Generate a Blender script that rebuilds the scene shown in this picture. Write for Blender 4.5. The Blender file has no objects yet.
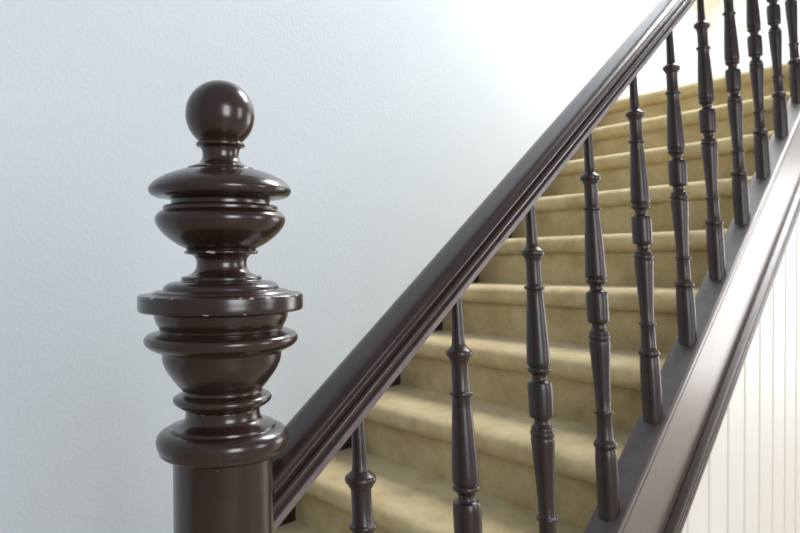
import bpy, bmesh, math, random
from mathutils import Vector, Matrix

random.seed(7)
sc = bpy.context.scene
col = sc.collection

# ------------------------------------------------------------------ constants (metres)
RUN, RISE = 0.2375, 0.158863          # baluster pitch along the string, rise per baluster
RV, RSL = 0.788, RISE / RUN + 0.0117  # rail underside above the string line, slope of the rail
SL = RISE / RUN                        # slope of string and rail
LX, LY = -0.06458, 0.00695            # the old balusters lean a little towards the stairs
YN, ZN, RS, US = 1.5950, 1.06866, 0.182522, 0.263307   # nosing 0, rise and run of the steps
SKX, SKZ = 0.2264, -0.01367            # steps run slightly askew to the string and sag to the wall
OV = 0.0355                             # nosing overhang
XL, XR = -1.126, -0.031                # carpet width
XWALL = -1.152
FLOOR = ZN - 6 * RS
NX, NY = -0.0494, 0.0175                 # newel axis
XRAIL = -0.0508

# ------------------------------------------------------------------ helpers
def link(o, parent=None):
    col.objects.link(o)
    if parent is not None:
        o.parent = parent
    return o

def obj(name, bm, mat, parent=None, smooth=False, angle=None):
    bmesh.ops.recalc_face_normals(bm, faces=bm.faces[:])
    me = bpy.data.meshes.new(name)
    bm.to_mesh(me); bm.free()
    me.materials.append(mat)
    if smooth:
        for p in me.polygons:
            p.use_smooth = True
        if angle is not None:
            me.set_sharp_from_angle(angle=math.radians(angle))
    return link(bpy.data.objects.new(name, me), parent)

def thing(name, label, cat, loc=(0, 0, 0), group=None):
    o = bpy.data.objects.new(name, None)
    o.location = loc
    o.empty_display_size = 0.05
    col.objects.link(o)
    o['label'] = label; o['category'] = cat
    if group: o['group'] = group
    return o

def struct(o):
    o['kind'] = 'structure'
    return o

def lathe(profile, seg=48, cx=0, cy=0, close=True, warp=None):
    """profile: list of (r, z) bottom to top; warp(x,y,z)->(x,y,z)"""
    bm = bmesh.new()
    rings = []
    for r, z in profile:
        ring = []
        for i in range(seg):
            a = 2 * math.pi * i / seg
            p = (cx + r * math.cos(a), cy + r * math.sin(a), z)
            if warp: p = warp(*p)
            ring.append(bm.verts.new(p))
        rings.append(ring)
    for A, B in zip(rings, rings[1:]):
        for i in range(seg):
            j = (i + 1) % seg
            bm.faces.new((A[i], A[j], B[j], B[i]))
    if close:
        bm.faces.new(rings[0][::-1]); bm.faces.new(rings[-1])
    return bm

def rounded(profile, n=3):
    """Chaikin-free Catmull-Rom resample of a profile to soften polygonal steps"""
    P = [Vector(p) for p in profile]
    out = []
    for i in range(len(P) - 1):
        p0 = P[max(i - 1, 0)]; p1 = P[i]; p2 = P[i + 1]; p3 = P[min(i + 2, len(P) - 1)]
        d = (p2 - p1).length
        for k in range(n):
            t = k / n
            # tension-limited tangents
            m1 = (p2 - p0) * 0.5; m2 = (p3 - p1) * 0.5
            if m1.length > d: m1 = m1.normalized() * d
            if m2.length > d: m2 = m2.normalized() * d
            h = (2*t**3-3*t**2+1)*p1 + (t**3-2*t**2+t)*m1 + (-2*t**3+3*t**2)*p2 + (t**3-t**2)*m2
            out.append((max(h.x, 0.0), h.y))
    out.append(tuple(P[-1]))
    return out

def extrude_slope(sec, y0, y1, n=1, slope=SL, cap=True):
    """sec: closed list of (x, v); swept along y with z = v + slope*y"""
    bm = bmesh.new()
    rings = []
    for i in range(n + 1):
        y = y0 + (y1 - y0) * i / n
        rings.append([bm.verts.new((x, y, v + slope * y)) for x, v in sec])
    m = len(sec)
    for A, B in zip(rings, rings[1:]):
        for i in range(m):
            j = (i + 1) % m
            bm.faces.new((A[i], A[j], B[j], B[i]))
    if cap:
        bm.faces.new(rings[0][::-1]); bm.faces.new(rings[-1])
    return bm

def extrude_x(sec, x0, x1, n=1, ky=0.0, kz=0.0):
    """sec: closed list of (y, z) swept along x; ky, kz drift per metre towards the wall"""
    bm = bmesh.new()
    rings = []
    for i in range(n + 1):
        x = x0 + (x1 - x0) * i / n
        rings.append([bm.verts.new((x, y + ky * (XR - x), z + kz * (XR - x))) for y, z in sec])
    m = len(sec)
    for A, B in zip(rings, rings[1:]):
        for i in range(m):
            j = (i + 1) % m
            bm.faces.new((A[i], A[j], B[j], B[i]))
    bm.faces.new(rings[0][::-1]); bm.faces.new(rings[-1])
    return bm

def box(x0, x1, y0, y1, z0, z1):
    return extrude_x([(y0, z0), (y1, z0), (y1, z1), (y0, z1)], x0, x1)

def clip_floor(bm):
    g = bm.verts[:] + bm.edges[:] + bm.faces[:]
    r = bmesh.ops.bisect_plane(bm, geom=g, plane_co=(0, 0, FLOOR + 0.0005), plane_no=(0, 0, 1), clear_inner=True)
    e = [x for x in r['geom_cut'] if isinstance(x, bmesh.types.BMEdge)]
    if e: bmesh.ops.holes_fill(bm, edges=e)
    return bm

# ------------------------------------------------------------------ materials
def srgb(r, g, b):
    f = lambda c: (c/255/12.92 if c/255 <= 0.04045 else ((c/255+0.055)/1.055)**2.4)
    return (f(r), f(g), f(b), 1)

def new_mat(name):
    m = bpy.data.materials.new(name); m.use_nodes = True
    nt = m.node_tree
    return m, nt, nt.nodes['Principled BSDF']

def N(nt, typ, **kw):
    n = nt.nodes.new(typ)
    for k, v in kw.items():
        if k in n.inputs: n.inputs[k].default_value = v
        else: setattr(n, k, v)
    return n

def paint_brown(name, c1, c2, rough, chips=False, coat=0.4, bump=0.06, spec=0.5):
    m, nt, b = new_mat(name)
    L = nt.links
    tc = N(nt, 'ShaderNodeTexCoord')
    no = N(nt, 'ShaderNodeTexNoise', Scale=22.0, Detail=5.0)
    L.new(tc.outputs['Object'], no.inputs['Vector'])
    cr = N(nt, 'ShaderNodeValToRGB')
    cr.color_ramp.elements[0].color = c1; cr.color_ramp.elements[0].position = 0.35
    cr.color_ramp.elements[1].color = c2; cr.color_ramp.elements[1].position = 0.7
    L.new(no.outputs['Fac'], cr.inputs['Fac'])
    last = cr.outputs['Color']
    if chips:
        n2 = N(nt, 'ShaderNodeTexNoise', Scale=70.0, Detail=2.0)
        L.new(tc.outputs['Object'], n2.inputs['Vector'])
        ge = N(nt, 'ShaderNodeNewGeometry')
        r3 = N(nt, 'ShaderNodeValToRGB')
        r3.color_ramp.elements[0].position = 0.508; r3.color_ramp.elements[1].position = 0.53
        L.new(ge.outputs['Pointiness'], r3.inputs['Fac'])
        mu = N(nt, 'ShaderNodeMath', operation='MULTIPLY')
        L.new(n2.outputs['Fac'], mu.inputs[0]); L.new(r3.outputs['Color'], mu.inputs[1])
        r2 = N(nt, 'ShaderNodeValToRGB')
        r2.color_ramp.elements[0].position = 0.61; r2.color_ramp.elements[1].position = 0.66
        L.new(mu.outputs[0], r2.inputs['Fac'])
        mx = N(nt, 'ShaderNodeMix', data_type='RGBA')
        L.new(r2.outputs['Color'], mx.inputs['Factor'])
        L.new(last, mx.inputs['A']); mx.inputs['B'].default_value = srgb(176, 160, 148)
        last = mx.outputs['Result']
    L.new(last, b.inputs['Base Color'])
    b.inputs['Roughness'].default_value = rough
    b.inputs['Specular IOR Level'].default_value = spec
    b.inputs['Coat Weight'].default_value = coat
    b.inputs['Coat Roughness'].default_value = rough * 0.7
    n4 = N(nt, 'ShaderNodeTexNoise', Scale=60.0, Detail=3.0)
    L.new(tc.outputs['Object'], n4.inputs['Vector'])
    bp = N(nt, 'ShaderNodeBump', Strength=bump, Distance=0.004)
    L.new(n4.outputs['Fac'], bp.inputs['Height'])
    L.new(bp.outputs['Normal'], b.inputs['Normal'])
    L.new(bp.outputs['Normal'], b.inputs['Coat Normal'])
    return m

M_newel = paint_brown('newel_paint', srgb(38, 25, 21), srgb(50, 34, 29), 0.235, chips=True, coat=0.2)
M_rail = paint_brown('rail_paint', srgb(37, 26, 23), srgb(46, 32, 28), 0.27, coat=0.10, spec=0.42)
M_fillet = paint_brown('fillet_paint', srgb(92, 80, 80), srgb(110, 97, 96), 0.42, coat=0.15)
M_bal = paint_brown('baluster_paint', srgb(39, 29, 27), srgb(50, 38, 35), 0.34, coat=0.10, spec=0.42)
M_cap = paint_brown('string_paint', srgb(54, 46, 48), srgb(70, 61, 62), 0.45, coat=0.15, bump=0.12)
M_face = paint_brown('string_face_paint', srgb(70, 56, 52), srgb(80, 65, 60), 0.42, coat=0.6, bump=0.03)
M_skirt = paint_brown('skirting_paint', srgb(30, 24, 24), srgb(38, 30, 29), 0.4)

def carpet(name, c1, c2, c3):
    m, nt, b = new_mat(name); L = nt.links
    tc = N(nt, 'ShaderNodeTexCoord')
    n1 = N(nt, 'ShaderNodeTexNoise', Scale=9.0, Detail=6.0, Roughness=0.65)
    L.new(tc.outputs['Object'], n1.inputs['Vector'])
    cr = N(nt, 'ShaderNodeValToRGB')
    e = cr.color_ramp.elements
    e[0].position = 0.3; e[0].color = c1
    e[1].position = 0.72; e[1].color = c3
    k = e.new(0.5); k.color = c2
    L.new(n1.outputs['Fac'], cr.inputs['Fac'])
    n2 = N(nt, 'ShaderNodeTexNoise', Scale=420.0, Detail=2.0)
    L.new(tc.outputs['Object'], n2.inputs['Vector'])
    mx = N(nt, 'ShaderNodeMix', data_type='RGBA', blend_type='OVERLAY')
    mx.inputs['Factor'].default_value = 0.35
    L.new(cr.outputs['Color'], mx.inputs['A']); L.new(n2.outputs['Fac'], mx.inputs['B'])
    L.new(mx.outputs['Result'], b.inputs['Base Color'])
    b.inputs['Roughness'].default_value = 0.95
    b.inputs['Specular IOR Level'].default_value = 0.15
    b.inputs['Sheen Weight'].default_value = 0.25
    b.inputs['Sheen Roughness'].default_value = 0.5
    bp = N(nt, 'ShaderNodeBump', Strength=0.5, Distance=0.003)
    L.new(n2.outputs['Fac'], bp.inputs['Height'])
    n3 = N(nt, 'ShaderNodeTexNoise', Scale=14.0, Detail=3.0)
    L.new(tc.outputs['Object'], n3.inputs['Vector'])
    bp2 = N(nt, 'ShaderNodeBump', Strength=0.35, Distance=0.02)
    L.new(n3.outputs['Fac'], bp2.inputs['Height'])
    L.new(bp2.outputs['Normal'], bp.inputs['Normal'])
    L.new(bp.outputs['Normal'], b.inputs['Normal'])
    return m

M_carpet = carpet('olive_carpet', srgb(166, 147, 104), srgb(187, 168, 124), srgb(202, 186, 144))

def wall_mat(name, c, scale, strength, rough=0.75):
    m, nt, b = new_mat(name); L = nt.links
    tc = N(nt, 'ShaderNodeTexCoord')
    n1 = N(nt, 'ShaderNodeTexNoise', Scale=scale, Detail=4.0, Roughness=0.55)
    L.new(tc.outputs['Object'], n1.inputs['Vector'])
    bp = N(nt, 'ShaderNodeBump', Strength=strength, Distance=0.004)
    L.new(n1.outputs['Fac'], bp.inputs['Height'])
    L.new(bp.outputs['Normal'], b.inputs['Normal'])
    b.inputs['Base Color'].default_value = c
    b.inputs['Roughness'].default_value = rough
    b.inputs['Specular IOR Level'].default_value = 0.3
    return m

M_wall = wall_mat('wall_plaster', srgb(206, 214, 222), 110.0, 0.22)
M_white = wall_mat('white_plaster', srgb(240, 240, 238), 60.0, 0.2)
M_cream = wall_mat('cream_plaster', srgb(244, 239, 228), 40.0, 0.15)
M_board = wall_mat('cream_boards', srgb(226, 224, 216), 30.0, 0.05, 0.4)
mf, nt, b = new_mat('floor_boards')
tc = N(nt, 'ShaderNodeTexCoord'); wv = N(nt, 'ShaderNodeTexNoise', Scale=6.0, Detail=6.0)
mp = N(nt, 'ShaderNodeMapping'); mp.inputs['Scale'].default_value = (8, 0.6, 1)
nt.links.new(tc.outputs['Object'], mp.inputs['Vector']); nt.links.new(mp.outputs['Vector'], wv.inputs['Vector'])
cr = N(nt, 'ShaderNodeValToRGB')
cr.color_ramp.elements[0].color = srgb(146, 134, 120); cr.color_ramp.elements[1].color = srgb(178, 166, 150)
nt.links.new(wv.outputs['Fac'], cr.inputs['Fac']); nt.links.new(cr.outputs['Color'], b.inputs['Base Color'])
b.inputs['Roughness'].default_value = 0.4
M_floor = mf

# ------------------------------------------------------------------ setting
struct(obj('floor', box(XWALL - 0.2, 3.2, -3.5, 6.2, FLOOR - 0.1, FLOOR), M_floor))
struct(obj('wall_left', box(XWALL - 0.15, XWALL, -3.5, 5.25, FLOOR, 4.6), M_wall))
ZTOP = ZN + 5 * RS
YTOP = YN + 5 * US
struct(obj('floor_landing', box(XWALL, 0.031, YTOP + 0.56, 5.15, ZTOP - 0.2, ZTOP - 0.02), M_carpet))
struct(obj('wall_end', box(XWALL, 1.6, 5.15, 5.25, ZTOP - 0.2, 4.6), M_white))
struct(obj('wall_hall', box(XWALL, 3.2, 6.2, 6.3, FLOOR, 2.4), M_white))
# sloped attic ceiling over the landing
bm = bmesh.new()
pts = [(XWALL, 2.9), (0.3, 4.2), (0.3, 4.3), (XWALL, 3.0)]
A = [bm.verts.new((x, 4.35, z)) for x, z in pts]; B = [bm.verts.new((x, 5.15, z)) for x, z in pts]
for i in range(4):
    j = (i + 1) % 4; bm.faces.new((A[i], A[j], B[j], B[i]))
bm.faces.new(A[::-1]); bm.faces.new(B)
struct(obj('ceiling', bm, M_cream))

# beadboard spandrel under the stairs: one panelled sheet with V-grooves at every board
def spandrel():
    bm = bmesh.new()
    x0 = 0.012; pitch = 0.1665; g = 0.007; d = 0.011
    ys = []
    y = 0.13
    stations = [(0.42, x0)]
    k = 0
    off = 1.553
    ystart = off - 6 * pitch
    yy = ystart
    while yy < 3.1:
        stations += [(yy - g, x0), (yy - g*0.25, x0 - d), (yy + g*0.25, x0 - d), (yy + g, x0)]
        # small bead beside the groove
        stations += [(yy + g*1.6, x0 + 0.0015), (yy + g*2.4, x0 + 0.0015), (yy + g*3.0, x0)]
        yy += pitch
    stations = [s for s in stations if s[0] >= 0.42]
    stations.append((3.15, x0))
    top = lambda y: SL * y - 0.285
    def zt(y): return max(top(y), FLOOR + 0.01)
    F = [(bm.verts.new((x, y, FLOOR)), bm.verts.new((x, y, zt(y)))) for y, x in stations]
    K = [(bm.verts.new((-0.015, y, FLOOR)), bm.verts.new((-0.015, y, zt(y)))) for y, x in stations]
    for i in range(len(F) - 1):
        a, b2 = F[i], F[i+1]; c, d2 = K[i], K[i+1]
        bm.faces.new((a[0], b2[0], b2[1], a[1]))
        bm.faces.new((c[0], c[1], d2[1], d2[0]))
        bm.faces.new((a[1], b2[1], d2[1], c[1]))
        bm.faces.new((a[0], c[0], d2[0], b2[0]))
    bm.faces.new((F[0][0], F[0][1], K[0][1], K[0][0]))
    bm.faces.new((F[-1][0], K[-1][0], K[-1][1], F[-1][1]))
    return bm
struct(obj('wall_spandrel', spandrel(), M_board))

# ------------------------------------------------------------------ staircase
stairs = thing('staircase', 'straight staircase in worn olive tan carpet rising between white wall and balusters', 'staircase', (0, 0, 0))

def tread_sec(k):
    y, z = YN + US * k, ZN + RS * k
    yb = y + US + OV + (0.004 if k < 5 else 0.30)
    s = [(yb, z), (y + 0.034, z), (y + 0.020, z - 0.002), (y + 0.008, z - 0.007), (y - 0.001, z - 0.015),
         (y - 0.006, z - 0.026), (y - 0.0065, z - 0.037), (y - 0.003, z - 0.048), (y + 0.005, z - 0.057),
         (y + 0.016, z - 0.063), (y + OV + 0.01, z - 0.066), (yb, z - 0.066)]
    return s
for k in range(-5, 6):
    sec = tread_sec(k)
    y, z = YN + US * k, ZN + RS * k
    if k == 5:
        sec[0] = (sec[0][0], z - 0.004); 
    obj('tread', extrude_x(sec, XL, XR, 12, SKX, SKZ), M_carpet, stairs, True, 50)
    zb = z - RS if k > -5 else FLOOR
    obj('riser', extrude_x([(y + OV, zb), (y + OV + 0.02, zb), (y + OV + 0.02, z - 0.066), (y + OV, z - 0.066)], XL, XR, 4, SKX, SKZ), M_carpet, stairs)

# outer string (closed string that carries the balusters)
Y0S, Y1S = 0.08, 3.0
string_sec = [(-0.031, 0.004), (0.0280, 0.004), (0.0300, 0.0030), (0.031, -0.245), (-0.031, -0.28)]
outer = obj('outer_string', clip_floor(extrude_slope(string_sec, Y0S, Y1S)), M_cap, stairs)
face = [(0.030, 0.0035), (0.0325, 0.0050), (0.0350, 0.0040), (0.0362, 0.0010), (0.0362, -0.010), (0.0345, -0.0125), (0.0318, -0.0135), (0.0318, -0.0165), (0.0345, -0.0175), (0.0350, -0.0205), (0.0335, -0.023), (0.0335, -0.246), (0.031, -0.246)]
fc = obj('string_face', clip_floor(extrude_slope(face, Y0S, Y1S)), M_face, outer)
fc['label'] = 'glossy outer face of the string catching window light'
mold = [(0.012, -0.2385), (0.0370, -0.2385), (0.0400, -0.2400), (0.0500, -0.2440), (0.0520, -0.2540), (0.0500, -0.2640), (0.0430, -0.2680), (0.0345, -0.2690),
        (0.0345, -0.2780), (0.0440, -0.2790), (0.0465, -0.2840), (0.0455, -0.2950), (0.0400, -0.3000), (0.0315, -0.3010), (0.0315, -0.3100),
        (0.0400, -0.3110), (0.0415, -0.3160), (0.0400, -0.3270), (0.0350, -0.3320), (0.0265, -0.3330), (0.0265, -0.3430), (0.0330, -0.3440), (0.0330, -0.3530), (0.0280, -0.3630), (0.012, -0.3650)]
obj('string_moulding', clip_floor(extrude_slope(mold, Y0S, Y1S)), M_bal, outer)
# wall string / skirting
sl2 = RS / US
zc = ZN + SKZ * 1.09 - sl2 * (YN + SKX * 1.09)
ws = [(XWALL, zc + 0.035), (XL - 0.004, zc + 0.035), (XL, zc + 0.031), (XL, zc - 0.34), (XWALL, zc - 0.34)]
obj('wall_string', clip_floor(extrude_slope(ws, 0.2, YTOP + 0.28, slope=sl2)), M_skirt, stairs)

# ------------------------------------------------------------------ handrail
rail = thing('handrail', 'dark brown moulded wooden handrail sloping up from the newel post', 'handrail', (0, 0, 0))
half = [(0.0030, 0.8125), (0.0025, 0.8235), (0.0120, 0.8238), (0.0185, 0.8255), (0.0215, 0.8290), (0.0225, 0.8335), (0.0215, 0.8380), (0.0185, 0.8410),
        (0.0160, 0.8420), (0.0160, 0.8440), (0.0180, 0.8480), (0.0222, 0.8545), (0.0275, 0.8595), (0.0312, 0.8620), (0.0328, 0.8635), (0.0332, 0.8655),
        (0.0329, 0.8671), (0.0312, 0.8688), (0.0300, 0.8708), (0.0296, 0.8728), (0.0286, 0.8748), (0.0258, 0.8772), (0.0218, 0.8793), (0.0175, 0.8806),
        (0.0130, 0.8812), (0.0075, 0.8814)]
sec = [(XRAIL + u, v) for u, v in half] + [(XRAIL, 0.8815)] + [(XRAIL - u, v) for u, v in reversed(half)]
YR0, YR1 = 0.066, 3.0
sec = [(u, v - 0.7995 + RV) for u, v in sec]
obj('rail_top', extrude_slope(sec, YR0, YR1, 1, RSL), M_rail, rail, True, 38)
fil = [(-0.0145, 0.8010), (-0.013, 0.7995), (0.013, 0.7995), (0.0145, 0.8010), (0.0145, 0.8115), (0.0135, 0.8125), (-0.0135, 0.8125), (-0.0145, 0.8115)]
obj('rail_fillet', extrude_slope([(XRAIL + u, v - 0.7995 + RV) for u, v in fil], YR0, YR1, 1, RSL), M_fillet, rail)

# ------------------------------------------------------------------ newel post
newel = thing('newel_post', 'large turned dark brown newel post with ball finial at foot of stairs', 'newel post', (NX, NY, FLOOR))
PX = 1 / 869.0
def zy(y): return 1.3808 - (y - 80) * 0.0011523 - FLOOR
def comp(r, y):
    q = r * PX / 0.851
    return y - 0.55 * (y - 253) * q / (1 - q) if y < 600 else y
def npart(name, pts, parent=newel, n=3, seg=96, angle=40, rc=None):
    prof = [(r * PX * 0.976, zy(comp(rc or r, y))) for r, y in pts][::-1]
    return obj(name, lathe(rounded(prof, n) if n > 1 else prof, seg), M_newel, parent, True, angle)
# shaft down to a square plinth
shaft = [(50.3, 462), (50.0, 466), (50.0, 540), (50.5, 640), (51.5, 800), (52, 960)]
npart('shaft', shaft, n=1)
npart('base_moulding', [(52, 955), (60, 962), (66, 972), (66, 985), (60, 996), (54, 1002), (54, 1010), (64, 1016), (70, 1030), (70, 1050)], n=2)
zp = zy(1050)
bm = bmesh.new(); h = 0.085
sq = [(-h, -h), (h, -h), (h, h), (-h, h)]
vb = [bm.verts.new((x, y, 0)) for x, y in sq]; vm = [bm.verts.new((x, y, zp - 0.012)) for x, y in sq]
vt = [bm.verts.new((x * 0.9, y * 0.9, zp)) for x, y in sq]
for P_, Q_ in ((vb, vm), (vm, vt)):
    for i in range(4):
        j = (i + 1) % 4; bm.faces.new((P_[i], P_[j], Q_[j], Q_[i]))
bm.faces.new(vb[::-1]); bm.faces.new(vt)
obj('plinth', bm, M_newel, newel)
npart('collar', [(37.2, 411.5), (37.2, 414.5), (37.6, 419), (40, 423.5), (46, 427.8), (52.6, 430.4), (53.4, 433), (56.5, 433.8), (61.5, 437), (65.2, 442),
                 (66.3, 447.5), (65.2, 453), (63.5, 456.5), (63, 459), (58, 461.8), (50.3, 462.6)])
npart('neck_ring', [(40, 391), (40, 394), (42.5, 395.8), (46.5, 398), (48.8, 400.3), (49.4, 402.6), (48.4, 405), (44.5, 408), (39.5, 410.3), (37.2, 411.6)])
npart('bell', [(61.3, 331.5), (63, 332.6), (67, 333.6), (72.5, 336), (76, 339.4), (76.8, 342.6), (75.4, 346.8), (70.5, 350.6), (63.5, 353.4), (60.2, 354.8),
               (59.6, 358), (58.8, 364), (56.5, 370), (52.5, 376.5), (47.5, 383), (42.5, 389), (40, 391.2)])
npart('cap_plate', [(40, 279.2), (41.5, 280.4), (49, 281.4), (54, 283.4), (57.2, 286.6), (58.2, 289.6), (63, 290.2), (67, 291.6), (69, 294), (72, 294.6), (80, 295), (82, 296.6),
                    (82.2, 304), (82, 311), (80.4, 312.6), (70, 313.4), (67.2, 314.4), (66.4, 319), (64, 325), (61.6, 329.5), (61.3, 331.7)])
npart('vase', [(49.5, 201.6), (50.3, 202.4), (56, 203), (57.2, 204.6), (57.4, 207.6), (60.5, 209.2), (63.6, 212.6), (64.9, 217), (63.6, 222.2), (59.4, 229), (52.6, 236),
               (44, 242.6), (35.6, 247.2), (34.2, 248.6), (36.3, 249.8), (36.8, 251.2), (35.4, 252.8), (29.5, 253.8), (26.2, 257), (24.9, 262), (25.8, 267.5), (29.2, 272), (35, 274.8), (39.2, 275.8), (40.2, 277.4), (40, 279.4)])
npart('saucer', [(26.5, 163.2), (29.5, 164.2), (33, 165.2), (33.6, 166.8), (40, 167.8), (50, 170.4), (60, 174.4), (67, 179.2), (70.6, 184), (70.9, 187), (69, 190.8), (64.5, 193.6), (58, 195),
                 (51.5, 196), (49.3, 198), (49.2, 201.8)])
ball = []
for i in range(0, 29):
    a = math.radians(90 - i * 5)
    r = 34.5 * math.cos(a); y = 112 - 34.5 * math.sin(a)
    if y > 139.2: break
    ball.append((max(r, 0.02), y))
ball += [(21.5, 139.6)]
fin = npart('ball_finial', ball, n=1, rc=26)
npart('finial_neck', [(21, 139.2), (23.4, 140.4), (24.4, 142.4), (23.6, 144.4), (21, 145.4), (19.4, 147), (18.3, 151), (18.2, 155.5), (19.6, 159), (22.6, 161.8), (26.8, 163.4)])

# ------------------------------------------------------------------ balusters
hA, hB, hC, hD, hE, hF = 0.14701, 0.21474, 0.37434, 0.49030, 0.64078, 0.70628
VTOP = 0.7995
def baluster_parts(j):
    """profiles (radius, height); j shifts the turnings slightly, as no two were turned alike"""
    f = lambda h: h + j
    base = [(0.0222, 0.0), (0.0228, 0.03), (0.0231, 0.07), (0.0226, 0.115), (0.0217, f(hA - 0.0105)), (0.0205, f(hA - 0.0080)), (0.0195, f(hA - 0.0078))]
    low = [(0.0192, f(hA - 0.0080)), (0.0195, f(hA - 0.0068)), (0.0232, f(hA - 0.0052)), (0.0242, f(hA - 0.001)), (0.0238, f(hA + 0.003)), (0.0218, f(hA + 0.0062)), (0.0186, f(hA + 0.0095)),
           (0.0170, f(hA + 0.015)), (0.0163, f(hA + 0.035)), (0.0160, f(hB - 0.005)), (0.0166, f(hB - 0.0036)), (0.0194, f(hB - 0.0026)), (0.0203, f(hB)), (0.0194, f(hB + 0.0024)), (0.0160, f(hB + 0.0034)), (0.0152, f(hB + 0.006)),
           (0.0158, f(hB + 0.03)), (0.0176, f(hB + 0.07)), (0.0198, f(hB + 0.105)), (0.0212, f(hC - 0.028)), (0.0221, f(hC - 0.0165)), (0.0219, f(hC - 0.0112)), (0.0200, f(hC - 0.0088))]
    rc = [(0.0200, f(hC - 0.0088)), (0.0202, f(hC - 0.0075)), (0.0222, f(hC - 0.0062)), (0.0228, f(hC - 0.003)), (0.0222, f(hC)), (0.0198, f(hC + 0.0022)), (0.0196, f(hC + 0.0036)), (0.0208, f(hC + 0.0052)), (0.0204, f(hC + 0.0080)), (0.0178, f(hC + 0.0105)),
          (0.0150, f(hC + 0.0135)), (0.0138, f(hC + 0.0180)), (0.0141, f(hC + 0.0225)), (0.0152, f(hC + 0.0250)), (0.0205, f(hC + 0.0262)), (0.0222, f(hC + 0.0285)), (0.0226, f(hC + 0.034)), (0.0229, f(hC + 0.045)),
          (0.0231, f(hC + 0.062)), (0.0231, f(hD - 0.036)), (0.0227, f(hD - 0.0275)), (0.0214, f(hD - 0.0245)), (0.0160, f(hD - 0.0228)), (0.0139, f(hD - 0.0195)), (0.0134, f(hD - 0.0160)), (0.0138, f(hD - 0.0120)), (0.0160, f(hD - 0.0085)), (0.0200, f(hD - 0.0060)),
          (0.0214, f(hD - 0.0035)), (0.0217, f(hD - 0.0005)), (0.0206, f(hD + 0.0020)), (0.0188, f(hD + 0.0034)), (0.0190, f(hD + 0.0050))]
    up = [(0.0190, f(hD + 0.0048)), (0.0215, f(hD + 0.0068)), (0.0221, f(hD + 0.011)), (0.0217, f(hD + 0.022)), (0.0205, f(hD + 0.055)), (0.0182, f(hD + 0.095)), (0.0162, f(hE - 0.025)), (0.0152, f(hE - 0.0060)), (0.0160, f(hE - 0.0036)),
          (0.0188, f(hE - 0.0026)), (0.0197, f(hE)), (0.0188, f(hE + 0.0024)), (0.0156, f(hE + 0.0036)), (0.0144, f(hE + 0.007)), (0.0140, f(hE + 0.03)), (0.0142, f(hF - 0.0165)), (0.0150, f(hF - 0.0125)), (0.0172, f(hF - 0.0105)), (0.0178, f(hF - 0.0068))]
    top = [(0.0178, f(hF - 0.0068)), (0.0205, f(hF - 0.0056)), (0.0219, f(hF - 0.0022)), (0.0218, f(hF + 0.0016)), (0.0200, f(hF + 0.0046)), (0.0168, f(hF + 0.0058)), (0.0158, f(hF + 0.0076)), (0.0134, f(hF + 0.0092)), (0.0116, f(hF + 0.0125)), (0.0108, f(hF + 0.018)),
           (0.0102, f(hF + 0.03)), (0.0094, VTOP - 0.03), (0.0086, VTOP)]
    return (('base', base), ('lower_taper', low), ('centre_drum', rc), ('upper_taper', up), ('top_shaft', top))

dz = [0.0031, -0.0038, -0.0003, -0.0038, 0.0039, -0.0007, 0.0049, 0.0009, -0.0034, -0.0028, 0.002]
dy = [0.0016, -0.001, -0.0013, 0.0014, 0.0014, -0.0024, -0.0014, 0.0005, 0.0, 0.0012, -0.0001]
ordw = ['first', 'second', 'third', 'fourth', 'fifth', 'sixth', 'seventh', 'eighth', 'ninth', 'tenth', 'eleventh', 'twelfth']
extra = ['nearest the newel post, mostly cut off by the bottom of the photo', 'next after the one beside the newel post',
         'third uphill from the newel post', 'the lowest one whose foot on the string is seen', '', '', '', '', '', '', '', '']
GROUP = 'turned balusters under the sloping handrail'
for i in range(11):
    y = RUN * (i + 1) + dy[i]
    z = SL * y
    if i == 0:
        lab = 'turned dark brown baluster nearest the newel post, first under the low end of handrail'
    elif i == 10:
        lab = 'eleventh and farthest turned baluster uphill, at right edge of the photo'
    else:
        lab = 'turned dark brown baluster, %s one uphill from the newel post' % ordw[i]
    t = thing('baluster', lab, 'baluster', (0, y, z), GROUP)
    for nm, prof in baluster_parts(dz[i]):
        hmax = VTOP
        def warp(px, py, pz):
            # lean, then fit foot to the sloping string top and head to the rail underside
            x = px + LX * pz; yy = py + LY * pz
            if pz <= 0.0005: pz = SL * yy + 0.004
            elif pz >= VTOP - 0.0005: pz = RV + RSL * (y + yy) - SL * y
            return (x, yy, pz)
        obj(nm, lathe(prof, 36, warp=warp), M_bal, t, True, 45)

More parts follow.
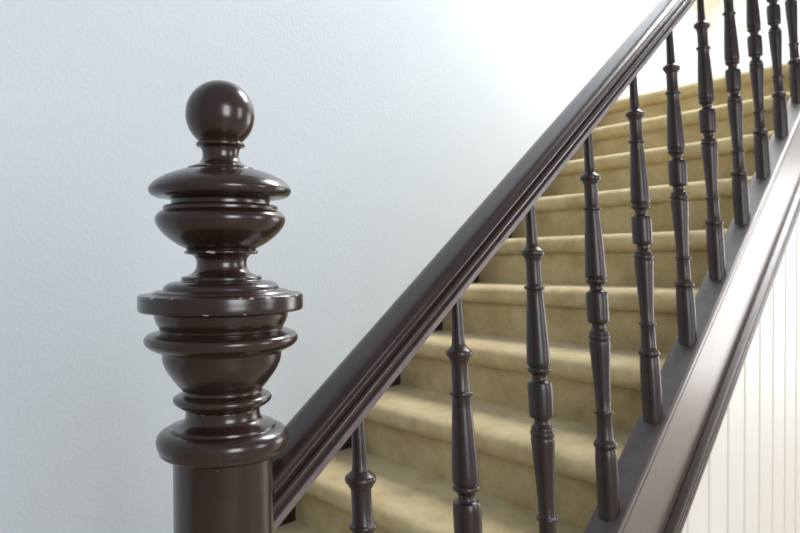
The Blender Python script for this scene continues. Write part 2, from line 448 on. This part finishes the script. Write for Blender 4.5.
# ------------------------------------------------------------------ light
w = bpy.data.worlds.new('sky'); sc.world = w; w.use_nodes = True
bg = w.node_tree.nodes['Background']
bg.inputs['Color'].default_value = (0.93, 0.97, 1.0, 1); bg.inputs['Strength'].default_value = 0.38

def area(name, loc, target, sx, sy, power, color=(1, 1, 1)):
    d = bpy.data.lights.new(name, 'AREA'); d.shape = 'RECTANGLE'; d.size = sx; d.size_y = sy
    d.energy = power; d.color = color
    o = bpy.data.objects.new(name, d); col.objects.link(o)
    o.location = loc
    o.rotation_euler = (Vector(target) - Vector(loc)).to_track_quat('-Z', 'Y').to_euler()
    return o
# glazed door at the end of the lower hall, landing window, window in the hall behind the photographer
area('window_light_hall', (1.6, 6.0, 1.2), (0.6, 0.0, 0.9), 1.8, 2.4, 70, (1.0, 0.99, 0.97))
area('skylight', (0.2, 3.9, 4.4), (-0.4, 3.0, 1.4), 1.4, 1.8, 230, (1.0, 0.99, 0.97))
area('window_light_side', (3.1, 1.9, 1.6), (0.0, 1.2, 1.1), 0.8, 1.6, 28, (1.0, 0.99, 0.98))
area('window_light_entrance', (3.1, -0.9, 1.7), (-1.1, 0.0, 1.2), 1.2, 1.8, 70, (0.93, 0.97, 1.0))

# ------------------------------------------------------------------ camera
cd = bpy.data.cameras.new('camera'); co = bpy.data.objects.new('camera', cd); col.objects.link(co)
R = Matrix(((0.7652967, 0.6436588, -0.0049285), (-0.0080221, 0.0171938, 0.9998200), (-0.6436277, 0.7651194, -0.0183219)))
rt, upv, fw = R[0], R[1], R[2]
co.matrix_world = Matrix(((rt[0], upv[0], -fw[0], 0.654929), (rt[1], upv[1], -fw[1], -0.501473), (rt[2], upv[2], -fw[2], 1.181775), (0, 0, 0, 1)))
cd.sensor_width = 36; cd.lens = 739.999 / 800 * 36
cd.clip_start = 0.02
cd.dof.use_dof = True; cd.dof.focus_distance = 1.0; cd.dof.aperture_fstop = 9
sc.camera = co

vs = sc.view_settings
vs.view_transform = 'Standard'; vs.look = 'None'; vs.gamma = 1; vs.exposure = 0.0; vs.use_curve_mapping = False
try:
    sc.cycles.use_denoising = True
except Exception:
    pass
